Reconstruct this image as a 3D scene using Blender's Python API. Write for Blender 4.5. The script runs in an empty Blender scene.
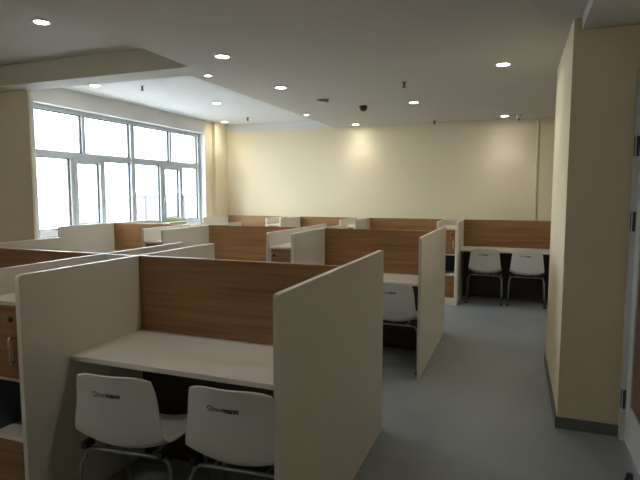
import bpy, bmesh, math, random
from mathutils import Matrix, Vector

scn = bpy.context.scene
COL = scn.collection
random.seed(4)

# ------------------------------------------------------------------ render look
scn.view_settings.view_transform = 'Standard'
scn.view_settings.look = 'None'
scn.view_settings.gamma = 1.0
scn.view_settings.use_curve_mapping = False
scn.view_settings.exposure = 1.35
scn.cycles.use_denoising = True
scn.cycles.max_bounces = 10
scn.cycles.diffuse_bounces = 6
scn.cycles.sample_clamp_indirect = 8.0

# ------------------------------------------------------------------ materials
def new_mat(name):
    m = bpy.data.materials.new(name)
    m.use_nodes = True
    nt = m.node_tree
    return m, nt, nt.nodes['Principled BSDF']

def plain(name, col, rough=0.5, metal=0.0, bump=0.0, bscale=60.0, var=0.0, spec=0.5):
    m, nt, p = new_mat(name)
    p.inputs['Roughness'].default_value = rough
    p.inputs['Metallic'].default_value = metal
    p.inputs['Specular IOR Level'].default_value = spec
    tc = nt.nodes.new('ShaderNodeTexCoord')
    ns = nt.nodes.new('ShaderNodeTexNoise')
    ns.inputs['Scale'].default_value = bscale
    ns.inputs['Detail'].default_value = 3
    nt.links.new(tc.outputs['Object'], ns.inputs['Vector'])
    rp = nt.nodes.new('ShaderNodeValToRGB')
    a = [c * (1 - var) for c in col]
    b = [min(1, c * (1 + var)) for c in col]
    rp.color_ramp.elements[0].position = 0.3
    rp.color_ramp.elements[1].position = 0.7
    rp.color_ramp.elements[0].color = (*a, 1)
    rp.color_ramp.elements[1].color = (*b, 1)
    nt.links.new(ns.outputs['Fac'], rp.inputs['Fac'])
    nt.links.new(rp.outputs['Color'], p.inputs['Base Color'])
    if bump:
        bp = nt.nodes.new('ShaderNodeBump')
        bp.inputs['Strength'].default_value = bump
        bp.inputs['Distance'].default_value = 0.002
        nt.links.new(ns.outputs['Fac'], bp.inputs['Height'])
        nt.links.new(bp.outputs['Normal'], p.inputs['Normal'])
    return m

def wood_mat(name, dark, light, rough=0.38):
    m, nt, p = new_mat(name)
    tc = nt.nodes.new('ShaderNodeTexCoord')
    mp = nt.nodes.new('ShaderNodeMapping')
    mp.inputs['Scale'].default_value = (1.1, 14, 26)
    n1 = nt.nodes.new('ShaderNodeTexNoise')
    n1.inputs['Scale'].default_value = 1.6
    n1.inputs['Detail'].default_value = 6
    n1.inputs['Distortion'].default_value = 0.35
    rp = nt.nodes.new('ShaderNodeValToRGB')
    e = rp.color_ramp.elements
    e[0].position, e[0].color = 0.30, (*dark, 1)
    e[1].position, e[1].color = 0.68, (*light, 1)
    mid = e.new(0.5)
    mid.color = (*[(a * 0.45 + b * 0.55) for a, b in zip(dark, light)], 1)
    nt.links.new(tc.outputs['Object'], mp.inputs['Vector'])
    nt.links.new(mp.outputs['Vector'], n1.inputs['Vector'])
    nt.links.new(n1.outputs['Fac'], rp.inputs['Fac'])
    nt.links.new(rp.outputs['Color'], p.inputs['Base Color'])
    p.inputs['Roughness'].default_value = rough
    return m

def emit_mat(name, col, strength):
    m = bpy.data.materials.new(name)
    m.use_nodes = True
    nt = m.node_tree
    nt.nodes.clear()
    e = nt.nodes.new('ShaderNodeEmission')
    e.inputs['Color'].default_value = (*col, 1)
    e.inputs['Strength'].default_value = strength
    o = nt.nodes.new('ShaderNodeOutputMaterial')
    nt.links.new(e.outputs[0], o.inputs[0])
    return m

def glass_mat(name):
    m = bpy.data.materials.new(name)
    m.use_nodes = True
    nt = m.node_tree
    nt.nodes.clear()
    t = nt.nodes.new('ShaderNodeBsdfTransparent')
    t.inputs['Color'].default_value = (0.95, 0.98, 0.99, 1)
    g = nt.nodes.new('ShaderNodeBsdfGlossy')
    g.inputs['Roughness'].default_value = 0.02
    lw = nt.nodes.new('ShaderNodeLayerWeight')
    pw = nt.nodes.new('ShaderNodeMath'); pw.operation = 'POWER'; pw.inputs[1].default_value = 4.0
    f = nt.nodes.new('ShaderNodeMath'); f.operation = 'MULTIPLY_ADD'; f.inputs[1].default_value = 0.6; f.inputs[2].default_value = 0.04
    lw.inputs['Blend'].default_value = 0.5
    nt.links.new(lw.outputs['Facing'], pw.inputs[0]); nt.links.new(pw.outputs[0], f.inputs[0])
    mx = nt.nodes.new('ShaderNodeMixShader')
    o = nt.nodes.new('ShaderNodeOutputMaterial')
    nt.links.new(f.outputs[0], mx.inputs[0])
    nt.links.new(t.outputs[0], mx.inputs[1])
    nt.links.new(g.outputs[0], mx.inputs[2])
    nt.links.new(mx.outputs[0], o.inputs[0])
    return m

def floor_mat():
    m, nt, p = new_mat('grey vinyl floor')
    tc = nt.nodes.new('ShaderNodeTexCoord')
    n1 = nt.nodes.new('ShaderNodeTexNoise'); n1.inputs['Scale'].default_value = 1.3; n1.inputs['Detail'].default_value = 4
    n2 = nt.nodes.new('ShaderNodeTexNoise'); n2.inputs['Scale'].default_value = 90; n2.inputs['Detail'].default_value = 2
    nt.links.new(tc.outputs['Object'], n1.inputs['Vector']); nt.links.new(tc.outputs['Object'], n2.inputs['Vector'])
    ad = nt.nodes.new('ShaderNodeMath'); ad.operation = 'MULTIPLY_ADD'
    ad.inputs[1].default_value = 0.5
    nt.links.new(n1.outputs['Fac'], ad.inputs[0])
    hf = nt.nodes.new('ShaderNodeMath'); hf.operation = 'MULTIPLY'; hf.inputs[1].default_value = 0.5
    nt.links.new(n2.outputs['Fac'], hf.inputs[0]); nt.links.new(hf.outputs[0], ad.inputs[2])
    rp = nt.nodes.new('ShaderNodeValToRGB')
    e = rp.color_ramp.elements
    e[0].position, e[0].color = 0.38, (*FLOOR_A, 1)
    e[1].position, e[1].color = 0.62, (*FLOOR_B, 1)
    nt.links.new(ad.outputs[0], rp.inputs['Fac']); nt.links.new(rp.outputs['Color'], p.inputs['Base Color'])
    p.inputs['Roughness'].default_value = 0.42
    return m

FLOOR_A = (0.225, 0.25, 0.265)
FLOOR_B = (0.275, 0.30, 0.315)
M = {}
M['ceil'] = plain('matt darker beige ceiling', (0.60, 0.575, 0.53), 0.9, var=0.01, bscale=3)  # darker and more beige than the far bay ceiling
M['bay'] = plain('matt lighter white ceiling', (0.71, 0.71, 0.715), 0.9, var=0.01, bscale=3)  # lighter and whiter than the main ceiling
M['cream'] = plain('cream yellow wall paint', (0.80, 0.70, 0.50), 0.85, bump=0.08, bscale=180, var=0.015)
M['whitewall'] = plain('white wall paint', (0.74, 0.74, 0.72), 0.85, var=0.01, bscale=3)
M['floor'] = floor_mat()
M['skirt'] = plain('grey tile skirting', (0.15, 0.16, 0.155), 0.5, var=0.06, bscale=20)
M['panel'] = plain('off white laminate', (0.71, 0.665, 0.585), 0.42, var=0.01, bscale=5)
M['edge'] = M['panel']
M['desk'] = plain('white laminate desktop', (0.72, 0.69, 0.62), 0.33, var=0.01, bscale=5)
M['wood'] = wood_mat('brown wood grain laminate', (0.22, 0.105, 0.038), (0.35, 0.185, 0.075))
M['backboard'] = wood_mat('dark brown grain board', (0.035, 0.022, 0.016), (0.06, 0.036, 0.024))  # much darker brown than the laminate above the desktops
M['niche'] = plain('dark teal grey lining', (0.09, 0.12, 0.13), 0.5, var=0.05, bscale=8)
M['beam'] = plain('beige beam paint with shade', (0.56, 0.53, 0.43), 0.85, var=0.02, bscale=4)  # beige, dulled in the colour for the weak light in the near bay
M['shell'] = plain('white moulded plastic', (0.72, 0.72, 0.70), 0.32, var=0.01, bscale=5)
M['tube'] = plain('grey painted steel tube', (0.30, 0.31, 0.32), 0.35, metal=0.8, var=0.03)
M['black'] = plain('black plastic', (0.015, 0.015, 0.015), 0.5)
M['chrome'] = plain('brushed metal', (0.62, 0.62, 0.6), 0.25, metal=1.0, var=0.03)
M['ink'] = plain('dark printed ink', (0.012, 0.013, 0.025), 0.5)
M['inkblue'] = plain('blue printed ink', (0.03, 0.085, 0.17), 0.5)
M['upvc'] = plain('white window frame', (0.50, 0.54, 0.58), 0.4, var=0.02, bscale=4)
M['gasket'] = plain('black rubber gasket', (0.03, 0.035, 0.045), 0.6)
M['glass'] = glass_mat('window glass')
M['lamp'] = emit_mat('led diffuser', (1.0, 0.96, 0.88), 26.0)
M['whiteplastic'] = plain('white plastic', (0.75, 0.75, 0.73), 0.4)
M['red'] = plain('red brown plastic', (0.13, 0.04, 0.028), 0.4)
M['greyplastic'] = plain('grey plastic', (0.23, 0.22, 0.20), 0.5)
M['darkmetal'] = plain('dark metal', (0.08, 0.08, 0.08), 0.4, metal=0.7)
M['door'] = plain('white door paint', (0.62, 0.64, 0.62), 0.4, var=0.01, bscale=4)
M['doorpanel'] = wood_mat('dark red brown door board', (0.13, 0.05, 0.035), (0.19, 0.08, 0.05))
M['green'] = plain('pale yellow green card', (0.42, 0.47, 0.20), 0.6, var=0.03)
M['ground'] = plain('pale snowy ground', (0.45, 0.46, 0.47), 0.9, var=0.1, bscale=0.3)
M['brick'] = plain('pinkish render', (0.14, 0.115, 0.112), 0.9, var=0.1, bscale=0.7)
M['brickpale'] = plain('grey render', (0.17, 0.165, 0.165), 0.9, var=0.05, bscale=0.7)

# ------------------------------------------------------------------ mesh helpers
def add_box(bm, x0, x1, y0, y1, z0, z1, bev=0.0, mi=0, seg=2):
    vs = [bm.verts.new((x, y, z)) for x in (x0, x1) for y in (y0, y1) for z in (z0, z1)]
    q = [(0, 1, 3, 2), (4, 6, 7, 5), (0, 4, 5, 1), (2, 3, 7, 6), (0, 2, 6, 4), (1, 5, 7, 3)]
    fs = [bm.faces.new([vs[i] for i in f]) for f in q]
    for f in fs: f.material_index = mi
    if bev > 0:
        es = list({e for f in fs for e in f.edges})
        r = bmesh.ops.bevel(bm, geom=es, offset=bev, segments=seg, affect='EDGES', profile=0.5)
        for f in r['faces']: f.material_index = mi
    return fs

def add_tube(bm, pts, r, n=10, closed=False, mi=0):
    pts = [Vector(p) for p in pts]
    rings = []
    up = None
    for i, p in enumerate(pts):
        a = pts[i - 1] if i > 0 else (pts[-1] if closed else p)
        b = pts[i + 1] if i < len(pts) - 1 else (pts[0] if closed else p)
        t = (b - a).normalized()
        if up is None:
            up = Vector((0, 0, 1)) if abs(t.z) < 0.9 else Vector((1, 0, 0))
        u = (up - t * up.dot(t)).normalized()
        up = u
        v = t.cross(u)
        rings.append([bm.verts.new(p + u * (r * math.cos(2 * math.pi * k / n)) + v * (r * math.sin(2 * math.pi * k / n))) for k in range(n)])
    m = len(rings)
    for i in range(m if closed else m - 1):
        A, B = rings[i], rings[(i + 1) % m]
        for k in range(n):
            f = bm.faces.new((A[k], A[(k + 1) % n], B[(k + 1) % n], B[k])); f.smooth = True; f.material_index = mi
    if not closed:
        bm.faces.new(rings[0][::-1]).material_index = mi
        bm.faces.new(rings[-1]).material_index = mi

def add_lathe(bm, prof, n=24, c=(0, 0, 0), mi=0, axis='Z'):
    rings = []
    for r, z in prof:
        ring = []
        for k in range(n):
            a = 2 * math.pi * k / n
            if axis == 'Z': p = (c[0] + r * math.cos(a), c[1] + r * math.sin(a), c[2] + z)
            elif axis == 'Y': p = (c[0] + r * math.cos(a), c[1] + z, c[2] + r * math.sin(a))
            else: p = (c[0] + z, c[1] + r * math.cos(a), c[2] + r * math.sin(a))
            ring.append(bm.verts.new(p))
        rings.append(ring)
    for A, B in zip(rings, rings[1:]):
        for k in range(n):
            f = bm.faces.new((A[k], A[(k + 1) % n], B[(k + 1) % n], B[k])); f.smooth = True; f.material_index = mi
    bm.faces.new(rings[0][::-1]).material_index = mi
    bm.faces.new(rings[-1]).material_index = mi

def add_prism_yz(bm, prof, x0, x1, bev=0.0):
    a = [bm.verts.new((x0, y, z)) for y, z in prof]
    b = [bm.verts.new((x1, y, z)) for y, z in prof]
    n = len(prof)
    fs = [bm.faces.new(a), bm.faces.new(b[::-1])]
    for i in range(n):
        fs.append(bm.faces.new((a[i], b[i], b[(i + 1) % n], a[(i + 1) % n])))
    if bev:
        es = list(fs[0].edges) + list(fs[1].edges)
        bmesh.ops.bevel(bm, geom=es, offset=bev, segments=2, affect='EDGES', profile=0.5)

def obj(name, bm, mats, parent=None, loc=None):
    bmesh.ops.recalc_face_normals(bm, faces=bm.faces[:])
    me = bpy.data.meshes.new(name)
    bm.to_mesh(me); bm.free()
    for m in (mats if isinstance(mats, (list, tuple)) else [mats]):
        me.materials.append(m)
    o = bpy.data.objects.new(name, me)
    COL.objects.link(o)
    if parent: o.parent = parent
    if loc: o.location = loc
    return o

def box(name, x0, x1, y0, y1, z0, z1, mat, parent=None, bev=0.0):
    bm = bmesh.new()
    add_box(bm, x0, x1, y0, y1, z0, z1, bev)
    return obj(name, bm, mat, parent)

def thing(name, label, cat, loc=(0, 0, 0), rz=0.0, group=None):
    o = bpy.data.objects.new(name, None)
    o.empty_display_size = 0.1
    COL.objects.link(o)
    o.location = loc; o.rotation_euler = (0, 0, rz)
    o['label'] = label; o['category'] = cat
    if group: o['group'] = group
    return o

def tag(o, label, cat, group=None):
    o['label'] = label; o['category'] = cat
    if group: o['group'] = group
    return o

def struct(o):
    o['kind'] = 'structure'
    return o

def copy_tree(o, parent=None):
    c = o.copy(); COL.objects.link(c)
    if parent: c.parent = parent
    for ch in o.children: copy_tree(ch, c)
    return c

# ------------------------------------------------------------------ room shell
XL, YB = -4.95, 8.20          # window wall face, back wall face
ZC, ZB, ZN = 2.63, 2.76, 2.83  # main ceiling, far window bay, near window bay

struct(box('floor', XL - 0.65, 2.2, -2.7, YB + 0.2, -0.12, 0.0, M['floor']))

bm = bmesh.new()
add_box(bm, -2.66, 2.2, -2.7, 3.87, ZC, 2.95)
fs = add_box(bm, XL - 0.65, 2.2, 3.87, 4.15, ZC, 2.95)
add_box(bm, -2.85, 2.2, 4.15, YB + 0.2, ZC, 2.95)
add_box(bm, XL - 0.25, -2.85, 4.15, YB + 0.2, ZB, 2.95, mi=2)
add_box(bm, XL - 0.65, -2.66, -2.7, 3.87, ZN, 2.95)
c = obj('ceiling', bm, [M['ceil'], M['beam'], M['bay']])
for p in c.data.polygons:      # cross beam face towards the near bay: beige with its shade put into the colour
    if abs(p.normal.y) > 0.9 and abs(p.center.y - 3.87) < 0.01 and p.center.x < 0: p.material_index = 1
struct(c)

WY0, WY1, WZ0, WZ1 = 4.18, 7.58, 1.03, 2.55
bm = bmesh.new()
add_box(bm, XL - 0.65, XL - 0.45, -2.7, 4.12, 0, ZN)
add_box(bm, XL - 0.65, XL, 4.165, WY0, 0, ZC)
add_box(bm, XL - 0.25, XL, WY0, WY1, 0, WZ0 - 0.03)
add_box(bm, XL - 0.25, XL, WY1 + 0.012, YB + 0.2, 0, ZB)
struct(obj('wall_left', bm, M['cream']))
struct(box('trim_1', XL - 0.25, XL, WY0, WY1, WZ1, ZB, M['whitewall']))        # window head
bm = bmesh.new()
add_box(bm, XL - 0.11, XL + 0.05, WY0, WY1, WZ0 - 0.03, WZ0, 0.004)
struct(obj('trim_2', bm, M['whitewall']))                                        # sill board
struct(box('trim_5', XL - 0.25, XL + 0.004, WY1, WY1 + 0.012, WZ0 - 0.03, WZ1, M['whitewall']))
struct(box('wall_pier_left', XL - 0.65, -4.85, 4.12, 4.135, 0, ZC, M['cream']))
struct(box('trim_6', XL, -4.845, 4.1355, 4.18, 0, ZC, M['whitewall']))
struct(box('wall_pier_corner', XL, -4.88, 7.80, YB, 0, ZB, M['cream']))
bm = bmesh.new()
add_box(bm, XL, 2.2, YB, YB + 0.2, 0, ZC)
add_box(bm, XL, -2.85, YB, YB + 0.2, ZC, ZB, mi=1)
struct(obj('wall_back', bm, [M['cream'], M['whitewall']]))
struct(box('wall_near', XL - 0.65, 2.2, -2.7, -2.5, 0, ZC, M['cream']))
# right side: the square pier and the wall with the door in it
PX0, PX1, PY0, PY1 = 0.30, 0.66, 3.66, 5.12
struct(box('wall_pier_right', PX0, 2.2, PY0, PY1, 0, ZC, M['cream']))
bm = bmesh.new()
DY0, DY1, DZ = 2.62, 3.60, 2.22
add_box(bm, PX1 + 0.04, 2.2, -2.5, DY0 - 0.06, 0, ZC)
add_box(bm, PX1 + 0.04, PX1 + 0.2, DY0 - 0.06, PY0, DZ + 0.06, ZC)
struct(obj('wall_right', bm, M['cream']))
struct(box('wall_alcove', 2.0, 2.2, PY1, YB, 0, ZC, M['cream']))
# skirting of the pier
bm = bmesh.new()
add_box(bm, PX0 - 0.012, PX1, PY0 - 0.012, PY0, 0, 0.075, 0.002)
add_box(bm, PX0 - 0.012, PX0, PY0 - 0.012, PY1 + 0.01, 0, 0.075, 0.002)
struct(obj('baseboard_right', bm, M['skirt']))
bm = bmesh.new()
add_box(bm, XL + .13, 2.0, YB - 0.012, YB, 0, 0.075, 0.002)
struct(obj('baseboard_back', bm, M['skirt']))
# lowered boxing over the door
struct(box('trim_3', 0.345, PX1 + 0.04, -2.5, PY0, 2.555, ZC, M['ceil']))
# narrow raised strip running down the back wall
struct(box('trim_4', 0.24, 0.275, YB - 0.014, YB, 0, ZC, M['cream'], bev=0.004))

# door on the right
d = struct(bpy.data.objects.new('door_1', None)); COL.objects.link(d); d.location = (PX1, DY1, 0)
bm = bmesh.new()
add_box(bm, -0.005, 0.16, 0.0, 0.058, 0, DZ + 0.058, 0.004)
add_box(bm, -0.005, 0.16, DY0 - DY1 - 0.058, DY0 - DY1, 0, DZ + 0.058, 0.004)
add_box(bm, -0.005, 0.16, DY0 - DY1, 0.0, DZ, DZ + 0.058, 0.004)
obj('door_frame', bm, M['door'], d)
bm = bmesh.new()
W = DY0 - DY1
add_box(bm, 0.02, 0.06, -0.115, -0.004, 0.008, DZ - 0.004, 0.003)
add_box(bm, 0.02, 0.06, W + 0.004, W + 0.115, 0.008, DZ - 0.004, 0.003)
add_box(bm, 0.02, 0.06, W + 0.115, -0.115, 0.008, 0.26, 0.003)
add_box(bm, 0.02, 0.06, W + 0.115, -0.115, DZ - 0.14, DZ - 0.004, 0.003)
leaf = obj('door_leaf', bm, M['door'], d)
pn = box('door_panel', 0.032, 0.048, W + 0.115, -0.115, 0.26, DZ - 0.14, M['doorpanel'], leaf)
pn['label'] = 'dark reddish brown infill board'
for z in (0.27, 1.38, 1.83):
    bm = bmesh.new()
    add_lathe(bm, [(0.009, -0.06), (0.009, 0.06)], 10, (0.010, -0.003, z))
    add_box(bm, -0.0075, -0.0045, 0.002, 0.022, z - 0.06, z + 0.06)
    h = obj('hinge', bm, M['darkmetal'], d)
    h['label'] = 'dark metal hinge'
bm = bmesh.new()
add_lathe(bm, [(0.010, 0.0), (0.010, 0.045)], 12, (-0.026, W + 0.06, 1.0), axis='X')
add_tube(bm, [(-0.026, W + 0.06, 1.0), (-0.026, W + 0.19, 1.0)], 0.009)
obj('door_handle', bm, M['chrome'], leaf)

bm = bmesh.new()
add_lathe(bm, [(0.022, 0), (0.024, 0.006), (0.018, 0.012), (0.018, 0.035), (0.012, 0.042)], 18)
tag(obj('door_stop', bm, M['black'], loc=(0.62, 3.09, 0)), 'small black rubber door stop on the floor beside the white door', 'door stop')

# ------------------------------------------------------------------ window
w = struct(bpy.data.objects.new('window_1', None)); COL.objects.link(w); w.location = (XL - 0.13, 0, 0)
FD0, FD1 = -0.035, 0.035
TZ = 2.00
bm = bmesh.new()
add_box(bm, FD0, FD1, WY0, WY0 + 0.05, WZ0, WZ1, 0.004)
add_box(bm, FD0, FD1, WY1 - 0.06, WY1, WZ0, WZ1, 0.004)
add_box(bm, FD0, FD1, WY0 + 0.05, WY1 - 0.06, WZ1 - 0.05, WZ1, 0.004)
add_box(bm, FD0, FD1, WY0 + 0.05, WY1 - 0.06, WZ0, WZ0 + 0.09, 0.004)
add_box(bm, FD0, FD1, WY0 + 0.05, WY1 - 0.06, TZ - 0.035, TZ + 0.035, 0.004)
add_box(bm, FD0, FD1 + 0.01, 5.88, 5.96, WZ0 + 0.09, WZ1 - 0.05, 0.004)
tops = [(WY0 + 0.05, 5.03), (5.08, 5.88), (5.96, 6.76), (6.81, WY1 - 0.06)]
for y in (5.03, 6.76): add_box(bm, FD0, FD1, y, y + 0.05, TZ + 0.035, WZ1 - 0.05, 0.004)
for y in (4.83, 5.34, 6.52, 7.03): add_box(bm, FD0, FD1, y, y + 0.05, WZ0 + 0.09, TZ - 0.035, 0.004)
obj('window_frame', bm, M['upvc'], w)
lows = [(WY0 + 0.05, 4.83), (4.88, 5.34), (5.39, 5.88), (5.96, 6.52), (6.57, 7.03), (7.08, WY1 - 0.06)]
def pane(y0, y1, z0, z1, par):
    box('glass_pane', -0.004, 0.002, y0, y1, z0, z1, M['glass'], par)
    bm = bmesh.new(); t = 0.012
    add_box(bm, -0.012, 0.010, y0, y0 + t, z0, z1); add_box(bm, -0.012, 0.010, y1 - t, y1, z0, z1)
    add_box(bm, -0.012, 0.010, y0 + t, y1 - t, z0, z0 + t); add_box(bm, -0.012, 0.010, y0 + t, y1 - t, z1 - t, z1)
    obj('gasket', bm, M['gasket'], par)
for y0, y1 in tops: pane(y0, y1, TZ + 0.035, WZ1 - 0.05, w)
for i, (y0, y1) in enumerate(lows):
    if i in (1, 4):
        z0, z1, t = WZ0 + 0.09, TZ - 0.035, 0.045
        bm = bmesh.new()
        add_box(bm, -0.02, 0.05, y0, y0 + t, z0, z1, 0.004); add_box(bm, -0.02, 0.05, y1 - t, y1, z0, z1, 0.004)
        add_box(bm, -0.02, 0.05, y0 + t, y1 - t, z0, z0 + t, 0.004); add_box(bm, -0.02, 0.05, y0 + t, y1 - t, z1 - t, z1, 0.004)
        s = obj('window_sash', bm, M['upvc'], w)
        pane(y0 + t, y1 - t, z0 + t, z1 - t, s)
        bm = bmesh.new()
        add_box(bm, 0.05, 0.062, y0 + 0.010, y0 + 0.036, 1.42, 1.50, 0.003)
        add_box(bm, 0.062, 0.092, y0 + 0.015, y0 + 0.031, 1.475, 1.49, 0.003)
        add_box(bm, 0.078, 0.092, y0 + 0.014, y0 + 0.032, 1.38, 1.49, 0.004)
        obj('window_handle', bm, M['whiteplastic'], s)
    else:
        pane(y0, y1, WZ0 + 0.09, TZ - 0.035, w)

# ------------------------------------------------------------------ study carrels
T = 0.025     # board thickness
H = 1.19      # height of the side panels
HC = 1.158    # the same along the back wall
DK = 0.755    # desk top height
def side_panel_profile(y0, y1, r=0.018, round_far=True, H=H):
    pr = [(y0, 0.0), (y1, 0.0)]
    if round_far:
        for k in range(6):
            a = math.pi / 2 * k / 5
            pr.append((y1 - r + r * math.cos(a), H - r + r * math.sin(a)))
    else:
        pr.append((y1, H))
    for k in range(6):
        a = math.pi / 2 + math.pi / 2 * k / 5
        pr.append((y0 + r + r * math.cos(a), H - r + r * math.sin(a)))
    return pr

def carrel(xa, xb, y, label, group, single=False, near=0.81, far=0.81, dd=0.53, H=H):
    """xa right outer face, xb left outer face; y the middle board; origin at the middle of the base"""
    cx = (xa + xb) / 2; wd = xa - xb
    t = thing('study_carrel', label, 'study carrel', (cx, y, 0), 0, group)
    h = wd / 2
    for s in (1, -1):
        bm = bmesh.new()
        add_prism_yz(bm, side_panel_profile(-(near if s > 0 else near + 0.02), 0.0125 if single else far, round_far=not single, H=H), s * h, s * (h - T), 0.002)
        obj('side_panel', bm, M['panel'], t)
    xi = h - T - 0.0005
    box('back_board', -xi, xi, -0.0125, 0.0125, DK - 0.024, H, M['wood'], t, 0.001)
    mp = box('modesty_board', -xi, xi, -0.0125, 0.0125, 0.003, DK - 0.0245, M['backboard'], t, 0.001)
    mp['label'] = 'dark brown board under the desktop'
    bm = bmesh.new(); add_box(bm, -xi, xi, -dd, -0.013, DK - 0.025, DK, 0.002)
    obj('desktop', bm, M['desk'], t)
    if not single:
        bm = bmesh.new(); add_box(bm, -xi, xi, 0.013, dd, DK - 0.025, DK, 0.002)
        obj('desktop', bm, M['desk'], t)
    return t

YA, YBm, YC = 2.42, 5.03, 8.05
RA = [(-0.780, -2.055), (-2.285, -3.50)]
RB = [(-0.71, -1.87), (-2.10, -3.27), (-3.50, -4.62)]
RC = [(0.52, -0.75), (-0.995, -2.21), (-2.42, -3.42), (-3.64, -4.81)]
g1, g2, g3 = 'study carrels in the front row', 'study carrels in the middle row', 'study carrels along the back wall'
carrel(*RA[0], YA, 'large two-seat study carrel nearest the camera with two white chairs tucked in', g1, near=0.77, far=0.79)
carrel(*RA[1], YA, 'front row study carrel at the left edge, its dark brown board cut by the frame', g1, near=0.77, far=0.79)
carrel(*RB[0], YBm, 'middle row study carrel beside the grey aisle with one white chair showing', g2, near=0.80, far=0.76, dd=0.50)
carrel(*RB[1], YBm, 'middle carrel of the middle row, between its two narrow cabinets', g2, near=0.80, far=0.76, dd=0.50)
carrel(*RB[2], YBm, 'middle row study carrel closest to the window', g2, near=0.80, far=0.76, dd=0.50)
carrel(*RC[0], YC, 'back wall study carrel beside the yellow pillar with two white chairs', g3, True, near=0.78, H=HC)
carrel(*RC[1], YC, 'long back wall study carrel just left of the cabinet with the open niche', g3, True, near=0.78, H=HC)
carrel(*RC[2], YC, 'shorter back wall study carrel, third one from the pillar', g3, True, near=0.78, H=HC)
carrel(*RC[3], YC, 'back wall study carrel in the corner by the window', g3, True, near=0.78, H=HC)

# ------------------------------------------------------------------ narrow cabinets between carrels
def cabinet(xa, xb, y, label, group, depth=0.775, H=H, side=1):
    """fills the gap between two carrels: xa right side, xb left side; y the carrels' middle board"""
    wd = xa - xb - 0.004; cx = (xa + xb) / 2; h = wd / 2
    t = thing('narrow_cabinet', label, 'cabinet', (cx, y, 0), 0, group)
    f = -depth; tk = 0.016; b = -0.0125
    top = 1.065
    bm = bmesh.new()
    add_box(bm, -h, -h + tk, f, b, 0.0, top - 0.018, 0.001)
    add_box(bm, h - tk, h, f, b, 0.0, top - 0.018, 0.001)
    add_box(bm, -h, h, f, b, top - 0.018, top, 0.001)
    add_box(bm, -h + tk, h - tk, b - 0.4, b - 0.39, 0.10, top - 0.018)
    add_box(bm, -h + tk, h - tk, f + 0.004, b - 0.40, 0.695, 0.711)     # shelf under the upper door
    obj('body', bm, M['panel'], t)
    box('plinth', -h + tk, h - tk, f + 0.012, f + 0.028, 0.0, 0.10, M['panel'], t)
    box('shelf', -h + tk, h - tk, f + 0.002, b - 0.40, 0.412, 0.430, M['panel'], t)
    bm = bmesh.new()
    add_box(bm, -h + tk, h - tk, b - 0.406, b - 0.401, 0.431, 0.694)
    add_box(bm, -h + tk, -h + tk + 0.004, f + 0.02, b - 0.406, 0.431, 0.694)
    add_box(bm, h - tk - 0.004, h - tk, f + 0.02, b - 0.406, 0.431, 0.694)
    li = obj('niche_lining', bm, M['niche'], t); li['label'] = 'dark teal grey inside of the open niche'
    bp = box('back_panel', -h, h, b + 0.001, 0.0125, 0.0, H - 0.002, M['panel'], t)
    dr = box('door', -h + tk + 0.001, h - tk - 0.001, f - 0.002, f + 0.014, 0.712, top - 0.02, M['wood'], t, 0.001)
    bm = bmesh.new()
    add_lathe(bm, [(0.013, -0.006), (0.013, 0.0)], 16, (side * (h - tk - 0.032), f - 0.0025, 0.985), axis='Y')
    lk = obj('lock', bm, M['black'], dr); lk['label'] = 'round black lock'
    bm = bmesh.new()
    hx = side * (h - tk - 0.024)
    add_tube(bm, [(hx, f - 0.002, 0.90), (hx, f - 0.024, 0.905), (hx, f - 0.026, 0.93), (hx, f - 0.026, 0.80), (hx, f - 0.024, 0.785), (hx, f - 0.002, 0.79)][0:2] + [(hx, f - 0.026, 0.89), (hx, f - 0.026, 0.80), (hx, f - 0.024, 0.785), (hx, f - 0.002, 0.79)], 0.005, 8)
    hd = obj('handle', bm, M['chrome'], dr); hd['label'] = 'upright silver bar handle'
    d2 = box('door', -h + tk + 0.001, h - tk - 0.001, f - 0.002, f + 0.014, 0.104, 0.410, M['wood'], t, 0.001)
    return t

gc = 'narrow cabinets between the study carrels'
cabinet(RA[0][1], RA[1][0], YA, 'narrow cabinet cut by the left edge, left of the nearest carrel', gc, 0.775)
cabinet(RB[0][1], RB[1][0], YBm, 'narrow middle row cabinet left of the aisle carrel, brown door with a round lock', gc, 0.79, side=-1)
cabinet(RB[1][1], RB[2][0], YBm, 'narrow middle row cabinet nearest the window, only its top showing', gc, 0.79, side=-1)
cabinet(RC[0][1], RC[1][0], YC, 'narrow back row cabinet showing upper door, open niche and lower door', gc, 0.775, H=HC)
cabinet(RC[1][1], RC[2][0], YC, 'narrow back row cabinet in the middle, a small white patch above brown boards', gc, 0.775, H=HC)
cabinet(RC[2][1], RC[3][0], YC, 'narrow back row cabinet nearest the window corner', gc, 0.775, H=HC)

# ------------------------------------------------------------------ chairs (facing +Y, origin on the floor under the seat)
BZ = 0.765
PROF = [(-0.268, 0.790), (-0.262, 0.768), (-0.250, 0.715), (-0.238, 0.65), (-0.228, 0.58), (-0.218, 0.51), (-0.202, 0.462),
        (-0.165, 0.432), (-0.10, 0.420), (-0.02, 0.416), (0.07, 0.420), (0.14, 0.430), (0.182, 0.430), (0.208, 0.412)]
HW =   [0.150, 0.180, 0.194, 0.200, 0.206, 0.213, 0.217, 0.222, 0.226, 0.226, 0.222, 0.212, 0.200, 0.180]
def shell_surface(i, u):
    y, z = PROF[i]; hw = HW[i]
    back = max(0.0, min(1.0, (z - 0.47) / 0.2))
    fx = hw * u
    yy = y + back * 0.038 * u * u + (1 - back) * 0.0
    zz = z + (1 - back) * 0.05 * (u * u)
    if i == 0: zz -= 0.012 * abs(u) ** 4
    return Vector((fx, yy, zz))
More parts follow.
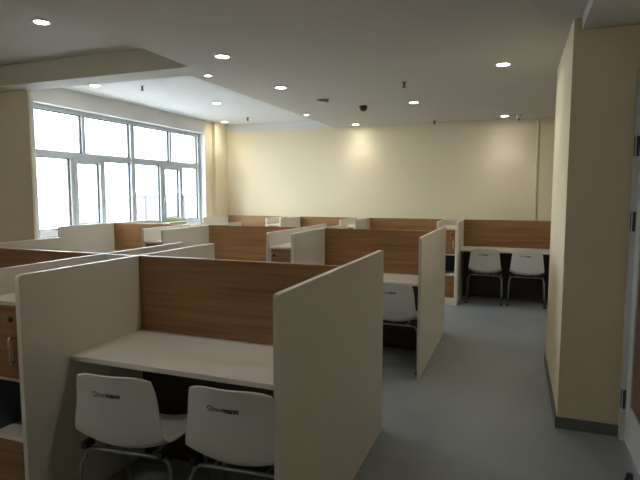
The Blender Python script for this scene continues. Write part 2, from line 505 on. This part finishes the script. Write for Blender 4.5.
def make_chair(label, group):
    t = thing('plastic_chair', label, 'chair', (0, 0, 0), 0, group)
    bm = bmesh.new(); NU = 14
    rows = [[bm.verts.new(shell_surface(i, -1 + 2 * k / NU)) for k in range(NU + 1)] for i in range(len(PROF))]
    for A, B in zip(rows, rows[1:]):
        for k in range(NU):
            f = bm.faces.new((A[k], B[k], B[k + 1], A[k + 1])); f.smooth = True
    sh = obj('seat_shell', bm, M['shell'], t)
    sd = sh.modifiers.new('thickness', 'SOLIDIFY'); sd.thickness = 0.009; sd.offset = 0
    bv = sh.modifiers.new('rim', 'BEVEL'); bv.width = 0.0025; bv.segments = 2; bv.limit_method = 'ANGLE'
    ss = sh.modifiers.new('smooth', 'SUBSURF'); ss.levels = 1; ss.render_levels = 1
    # printed mark on the back of the backrest
    for txt, mat, x0, size in (('Qino', 'inkblue', -0.092, 0.032), ('mann', 'ink', -0.022, 0.032)):
        cu = bpy.data.curves.new('t', 'FONT'); cu.body = txt; cu.size = size; cu.extrude = 0.0003
        cu.offset = 0.0012 if mat == 'ink' else 0.0002
        tmp = bpy.data.objects.new('t', cu); COL.objects.link(tmp)
        bpy.context.view_layer.update()
        me = bpy.data.meshes.new_from_object(tmp.evaluated_get(bpy.context.evaluated_depsgraph_get()))
        bpy.data.objects.remove(tmp)
        for v in me.vertices:
            px = x0 + v.co.x; pz = 0.690 + v.co.y
            f = (0.715 - pz) / 0.065
            y = -0.250 + 0.012 * f
            hw = 0.194 + 0.006 * f
            u = px / hw
            v.co = Vector((px, y + 0.038 * u * u - 0.0056 - v.co.z, pz))
        me.materials.clear(); me.materials.append(M[mat])
        o = bpy.data.objects.new('printed_name', me); COL.objects.link(o); o.parent = sh
        o['label'] = 'blue printed lettering' if mat == 'inkblue' else 'bold black printed lettering'
    # steel frame: one bent tube at the rear, one at the front, two rails, brackets
    def bent(yf, yt, xw, xt):
        pts = [(-xw, yf, 0.012), (-xt - 0.01, yt - (yt - yf) * 0.15, 0.335)]
        for k in range(5):
            a = math.pi - math.pi / 2 * k / 4
            pts.append((-xt + 0.045 + 0.045 * math.cos(a), yt, 0.355 + 0.045 * math.sin(a)))
        q = [(-x, y, z) for x, y, z in pts[::-1]]
        return pts + q
    for nm, a in (('rear_leg_frame', (-0.235, -0.15, 0.235, 0.215)), ('front_leg_frame', (0.20, 0.12, 0.235, 0.215))):
        bm = bmesh.new(); add_tube(bm, bent(*a), 0.0095, 10)
        fr = obj(nm, bm, M['tube'], t)
        for s in (-1, 1):
            bm = bmesh.new(); add_lathe(bm, [(0.011, 0.0), (0.013, 0.004), (0.013, 0.026)], 12, (s * a[2], a[0], 0))
            obj('foot_cap', bm, M['black'], fr)
    bm = bmesh.new()
    bm.free()
    for s in (-1, 1):
        bm = bmesh.new(); add_tube(bm, [(s * 0.12, -0.15, 0.400), (s * 0.12, 0.12, 0.400)], 0.007, 8)
        obj('seat_rail', bm, M['tube'], t)
    for s in (-1, 1):
        bm = bmesh.new(); add_box(bm, s * 0.19 - 0.014, s * 0.19 + 0.014, -0.195, -0.13, 0.412, 0.446, 0.004)
        b_ = obj('bracket', bm, M['black'], t); b_['label'] = 'black mounting bracket under the shell'
    return t

ch = make_chair('white plastic chair at the near carrel, left of the two, fully in view', 'white chairs in the nearest carrel')
ch.location = (-1.60, 1.91, 0); ch.rotation_euler.z = math.radians(6)
for x, y, rz, lab, grp in (
    (-1.052, 1.955, math.radians(4), 'white plastic chair at the near carrel, right one partly behind the tall white panel', 'white chairs in the nearest carrel'),
    (-0.985, 4.56, 0, 'white plastic chair half hidden at the middle row carrel by the aisle', None),
    (-0.385, 7.72, 0, 'white plastic chair at the back wall, left one beside the narrow cabinet', 'white chairs at the back wall'),
    (0.165, 7.72, 0, 'white plastic chair at the back wall, right one beside the yellow pillar', 'white chairs at the back wall')):
    c = copy_tree(ch)
    c.location = (x, y, 0); c.rotation_euler.z = rz
    c['label'] = lab
    if grp: c['group'] = grp
    elif 'group' in c: del c['group']

# ------------------------------------------------------------------ ceiling fittings
LAMP_W = 7.0
def make_downlight():
    t = thing('ceiling_downlight', '', 'ceiling light', (0, 0, 0), 0, 'round recessed ceiling downlights')
    bm = bmesh.new()
    prof = [(0.050, -0.002), (0.052, -0.009), (0.060, -0.010), (0.070, -0.004), (0.071, 0.0)]
    n = 32
    rings = [[bm.verts.new((r * math.cos(2 * math.pi * k / n), r * math.sin(2 * math.pi * k / n), z)) for k in range(n)] for r, z in prof]
    for A, B in zip(rings, rings[1:]):
        for k in range(n):
            f = bm.faces.new((A[k], A[(k + 1) % n], B[(k + 1) % n], B[k])); f.smooth = True
    obj('trim_ring', bm, M['whiteplastic'], t)
    bm = bmesh.new(); add_lathe(bm, [(0.0505, -0.0045), (0.0505, -0.001)], 32)
    l = obj('lamp_face', bm, M['lamp'], t); l['label'] = 'glowing warm white diffuser'
    ld = bpy.data.lights.new('downlight_lamp', 'SPOT'); ld.energy = LAMP_W; ld.color = (1.0, 0.94, 0.84)
    ld.spot_size = math.radians(118); ld.spot_blend = 1.0; ld.shadow_soft_size = 0.05
    lo = bpy.data.objects.new('downlight_lamp', ld); COL.objects.link(lo); lo.parent = t; lo.location = (0, 0, -0.012)
    return t
dl = make_downlight()
spots = [
    (-3.37, 3.01, ZN, 'downlight at the upper left in the raised near bay, nearest of all'),
    (-2.21, 3.66, ZC, 'large bright downlight just right of the cross beam end'),
    (-0.14, 4.71, ZC, 'bright downlight at the right, left of the yellow pillar top'),
    (-2.29, 4.92, ZC, 'downlight along the ceiling step, left of the round smoke detector'),
    (-1.18, 6.27, ZC, 'downlight near the centre of the main ceiling, right of the red detector'),
    (-0.19, 7.80, ZC, 'downlight at the back right next to the small security camera'),
    (-2.40, 7.93, ZC, 'small downlight by the back wall below the red detector'),
    (-4.47, 4.67, ZB, 'downlight in the window bay nearest the left pier, beside a sprinkler'),
    (-2.69, 4.20, ZC, 'small downlight at the near corner of the ceiling step'),
    (-3.82, 6.16, ZB, 'downlight in the middle of the window bay ceiling'),
    (-4.68, 7.78, ZB, 'downlight in the far corner of the window bay, above the corner pier'),
    (-2.75, 6.74, ZC, 'small downlight near the far end of the ceiling step'),
    (-1.18, 2.50, ZC, 'unseen downlight above the nearest study carrel, added to light the foreground'),  # this lamp and the next are out of view, added for foreground light
    (-2.21, 0.95, ZC, 'unseen downlight over the front aisle, added to light the foreground')]
for i, (x, y, z, lab) in enumerate(spots):
    o = dl if i == 0 else copy_tree(dl)
    o.location = (x, y, z); o['label'] = lab
    if lab.startswith('small downlight at the near') or lab.startswith('small downlight near'): o.scale = (0.6, 0.6, 0.8)

def make_sprinkler():
    t = thing('sprinkler_head', '', 'sprinkler', (0, 0, 0), 0, 'ceiling sprinkler heads')
    bm = bmesh.new(); add_lathe(bm, [(0.030, 0.002), (0.028, -0.006), (0.012, -0.008)], 20)
    obj('escutcheon', bm, M['chrome'], t)
    bm = bmesh.new()
    add_lathe(bm, [(0.011, -0.006), (0.011, -0.024), (0.006, -0.026), (0.006, -0.05)], 12)
    add_tube(bm, [(-0.010, 0, -0.022), (-0.015, 0, -0.036), (-0.006, 0, -0.052)], 0.003, 6)
    add_tube(bm, [(0.010, 0, -0.022), (0.015, 0, -0.036), (0.006, 0, -0.052)], 0.003, 6)
    obj('nozzle', bm, M['darkmetal'], t)
    bm = bmesh.new(); add_lathe(bm, [(0.020, -0.050), (0.020, -0.053), (0.006, -0.055)], 16)
    obj('deflector', bm, M['darkmetal'], t)
    return t
sp = make_sprinkler()
for i, (x, y, z, lab) in enumerate([
    (-1.06, 5.12, ZC, 'sprinkler head in the middle of the main ceiling, nearest the camera of the two there'),
    (-1.18, 7.95, ZC, 'faint sprinkler head close to the back wall on the main ceiling'),
    (-4.01, 4.90, ZB, 'dark sprinkler head in the window bay near the cross beam'),
    (-4.08, 7.50, ZB, 'small sprinkler head at the far end of the window bay ceiling')]):
    o = sp if i == 0 else copy_tree(sp)
    o.location = (x, y, z); o['label'] = lab

t = thing('smoke_detector', 'flat grey and white round smoke detector on the main ceiling', 'smoke detector', (-2.15, 5.76, ZC))
bm = bmesh.new(); add_lathe(bm, [(0.070, -0.001), (0.070, -0.012), (0.055, -0.014)], 28); obj('base_plate', bm, M['greyplastic'], t)
bm = bmesh.new(); add_lathe(bm, [(0.050, -0.014), (0.062, -0.018), (0.060, -0.026), (0.030, -0.032)], 28); obj('cap', bm, M['whiteplastic'], t)
t = thing('alarm_detector', 'dark red dome-shaped alarm detector hanging from the main ceiling', 'fire alarm', (-1.82, 6.33, ZC))
bm = bmesh.new(); add_lathe(bm, [(0.050, -0.001), (0.050, -0.014), (0.045, -0.018)], 24); obj('base_plate', bm, M['red'], t)
bm = bmesh.new(); add_lathe(bm, [(0.044, -0.018), (0.042, -0.045), (0.026, -0.060), (0.010, -0.064)], 24); obj('dome', bm, M['red'], t)

t = thing('security_camera', 'small white security camera hanging by the back wall next to a downlight', 'security camera', (0.0, 7.75, ZC))
bm = bmesh.new(); add_lathe(bm, [(0.045, -0.001), (0.045, -0.014), (0.020, -0.022), (0.018, -0.035)], 24); obj('mount', bm, M['whiteplastic'], t)
bm = bmesh.new(); add_tube(bm, [(0.0, 0.02, -0.045), (-0.005, -0.02, -0.055), (-0.002, -0.085, -0.080)], 0.036, 16); bd = obj('body', bm, M['whiteplastic'], t)
bm = bmesh.new(); add_tube(bm, [(-0.002, -0.084, -0.0798), (-0.002, -0.092, -0.0822)], 0.012, 16); ln = obj('lens', bm, M['black'], bd); ln['label'] = 'black glass lens'
bm = bmesh.new()
add_tube(bm, [(0, 0.0, -0.008), (-0.05, -0.01, -0.006), (-0.13, 0.02, -0.006)], 0.004, 6)
cb = obj('cable', bm, M['greyplastic'], t)

# ------------------------------------------------------------------ on the window sill
t = thing('flat_box', 'pale yellow-green flat box lying on the window sill', 'box', (XL - 0.02, 6.74, WZ0))
box('box_base', -0.06, 0.06, -0.22, 0.22, 0.0005, 0.05, M['green'], t, 0.004)
box('lid', -0.064, 0.064, -0.225, 0.225, 0.05, 0.075, M['green'], t, 0.004)

# ------------------------------------------------------------------ outside the window
bm = bmesh.new(); add_box(bm, -140, -5.3, -60, 120, -0.6, -0.4)
struct(obj('ground', bm, M['ground']))
t = thing('boundary_wall', 'washed-out pinkish boundary wall seen through the right half of the window', 'wall', (-22, 0, -0.4))
bm = bmesh.new(); add_box(bm, -0.3, 0, 25.9, 46, 0, 1.75); obj('wall', bm, M['brick'], t)
for y in range(27, 46, 2):
    box('pilaster', 0.001, 0.15, y - 0.12, y + 0.12, 0, 1.75, M['brickpale'], t)
box('coping', -0.38, 0.08, 25.8, 46.3, 1.751, 1.95, M['brickpale'], t)

# ------------------------------------------------------------------ daylight
wd = bpy.data.worlds.new('World'); scn.world = wd; wd.use_nodes = True
bg = wd.node_tree.nodes['Background']
bg.inputs['Color'].default_value = (0.90, 0.95, 1.0, 1)
bg.inputs['Strength'].default_value = 5.6

# ------------------------------------------------------------------ camera
cam = bpy.data.cameras.new('camera'); co = bpy.data.objects.new('camera', cam); COL.objects.link(co)
R = [[0.9352990254642446, 0.353858148763239, 0.00037883965957399027],
     [-0.03225450457604534, 0.08418715198330139, 0.9959277937558998],
     [-0.3523852719683218, 0.9315025142181816, -0.09015368048514685]]
rt, up, fw = (Vector(r) for r in R)
m3 = Matrix((rt, up, -fw)).transposed()
co.matrix_world = Matrix.Translation((0, 0, 1.55)) @ m3.to_4x4()
cam.sensor_width = 36; cam.lens = 517.4836 / 640 * 36
cam.clip_start = 0.05; cam.clip_end = 300
scn.camera = co
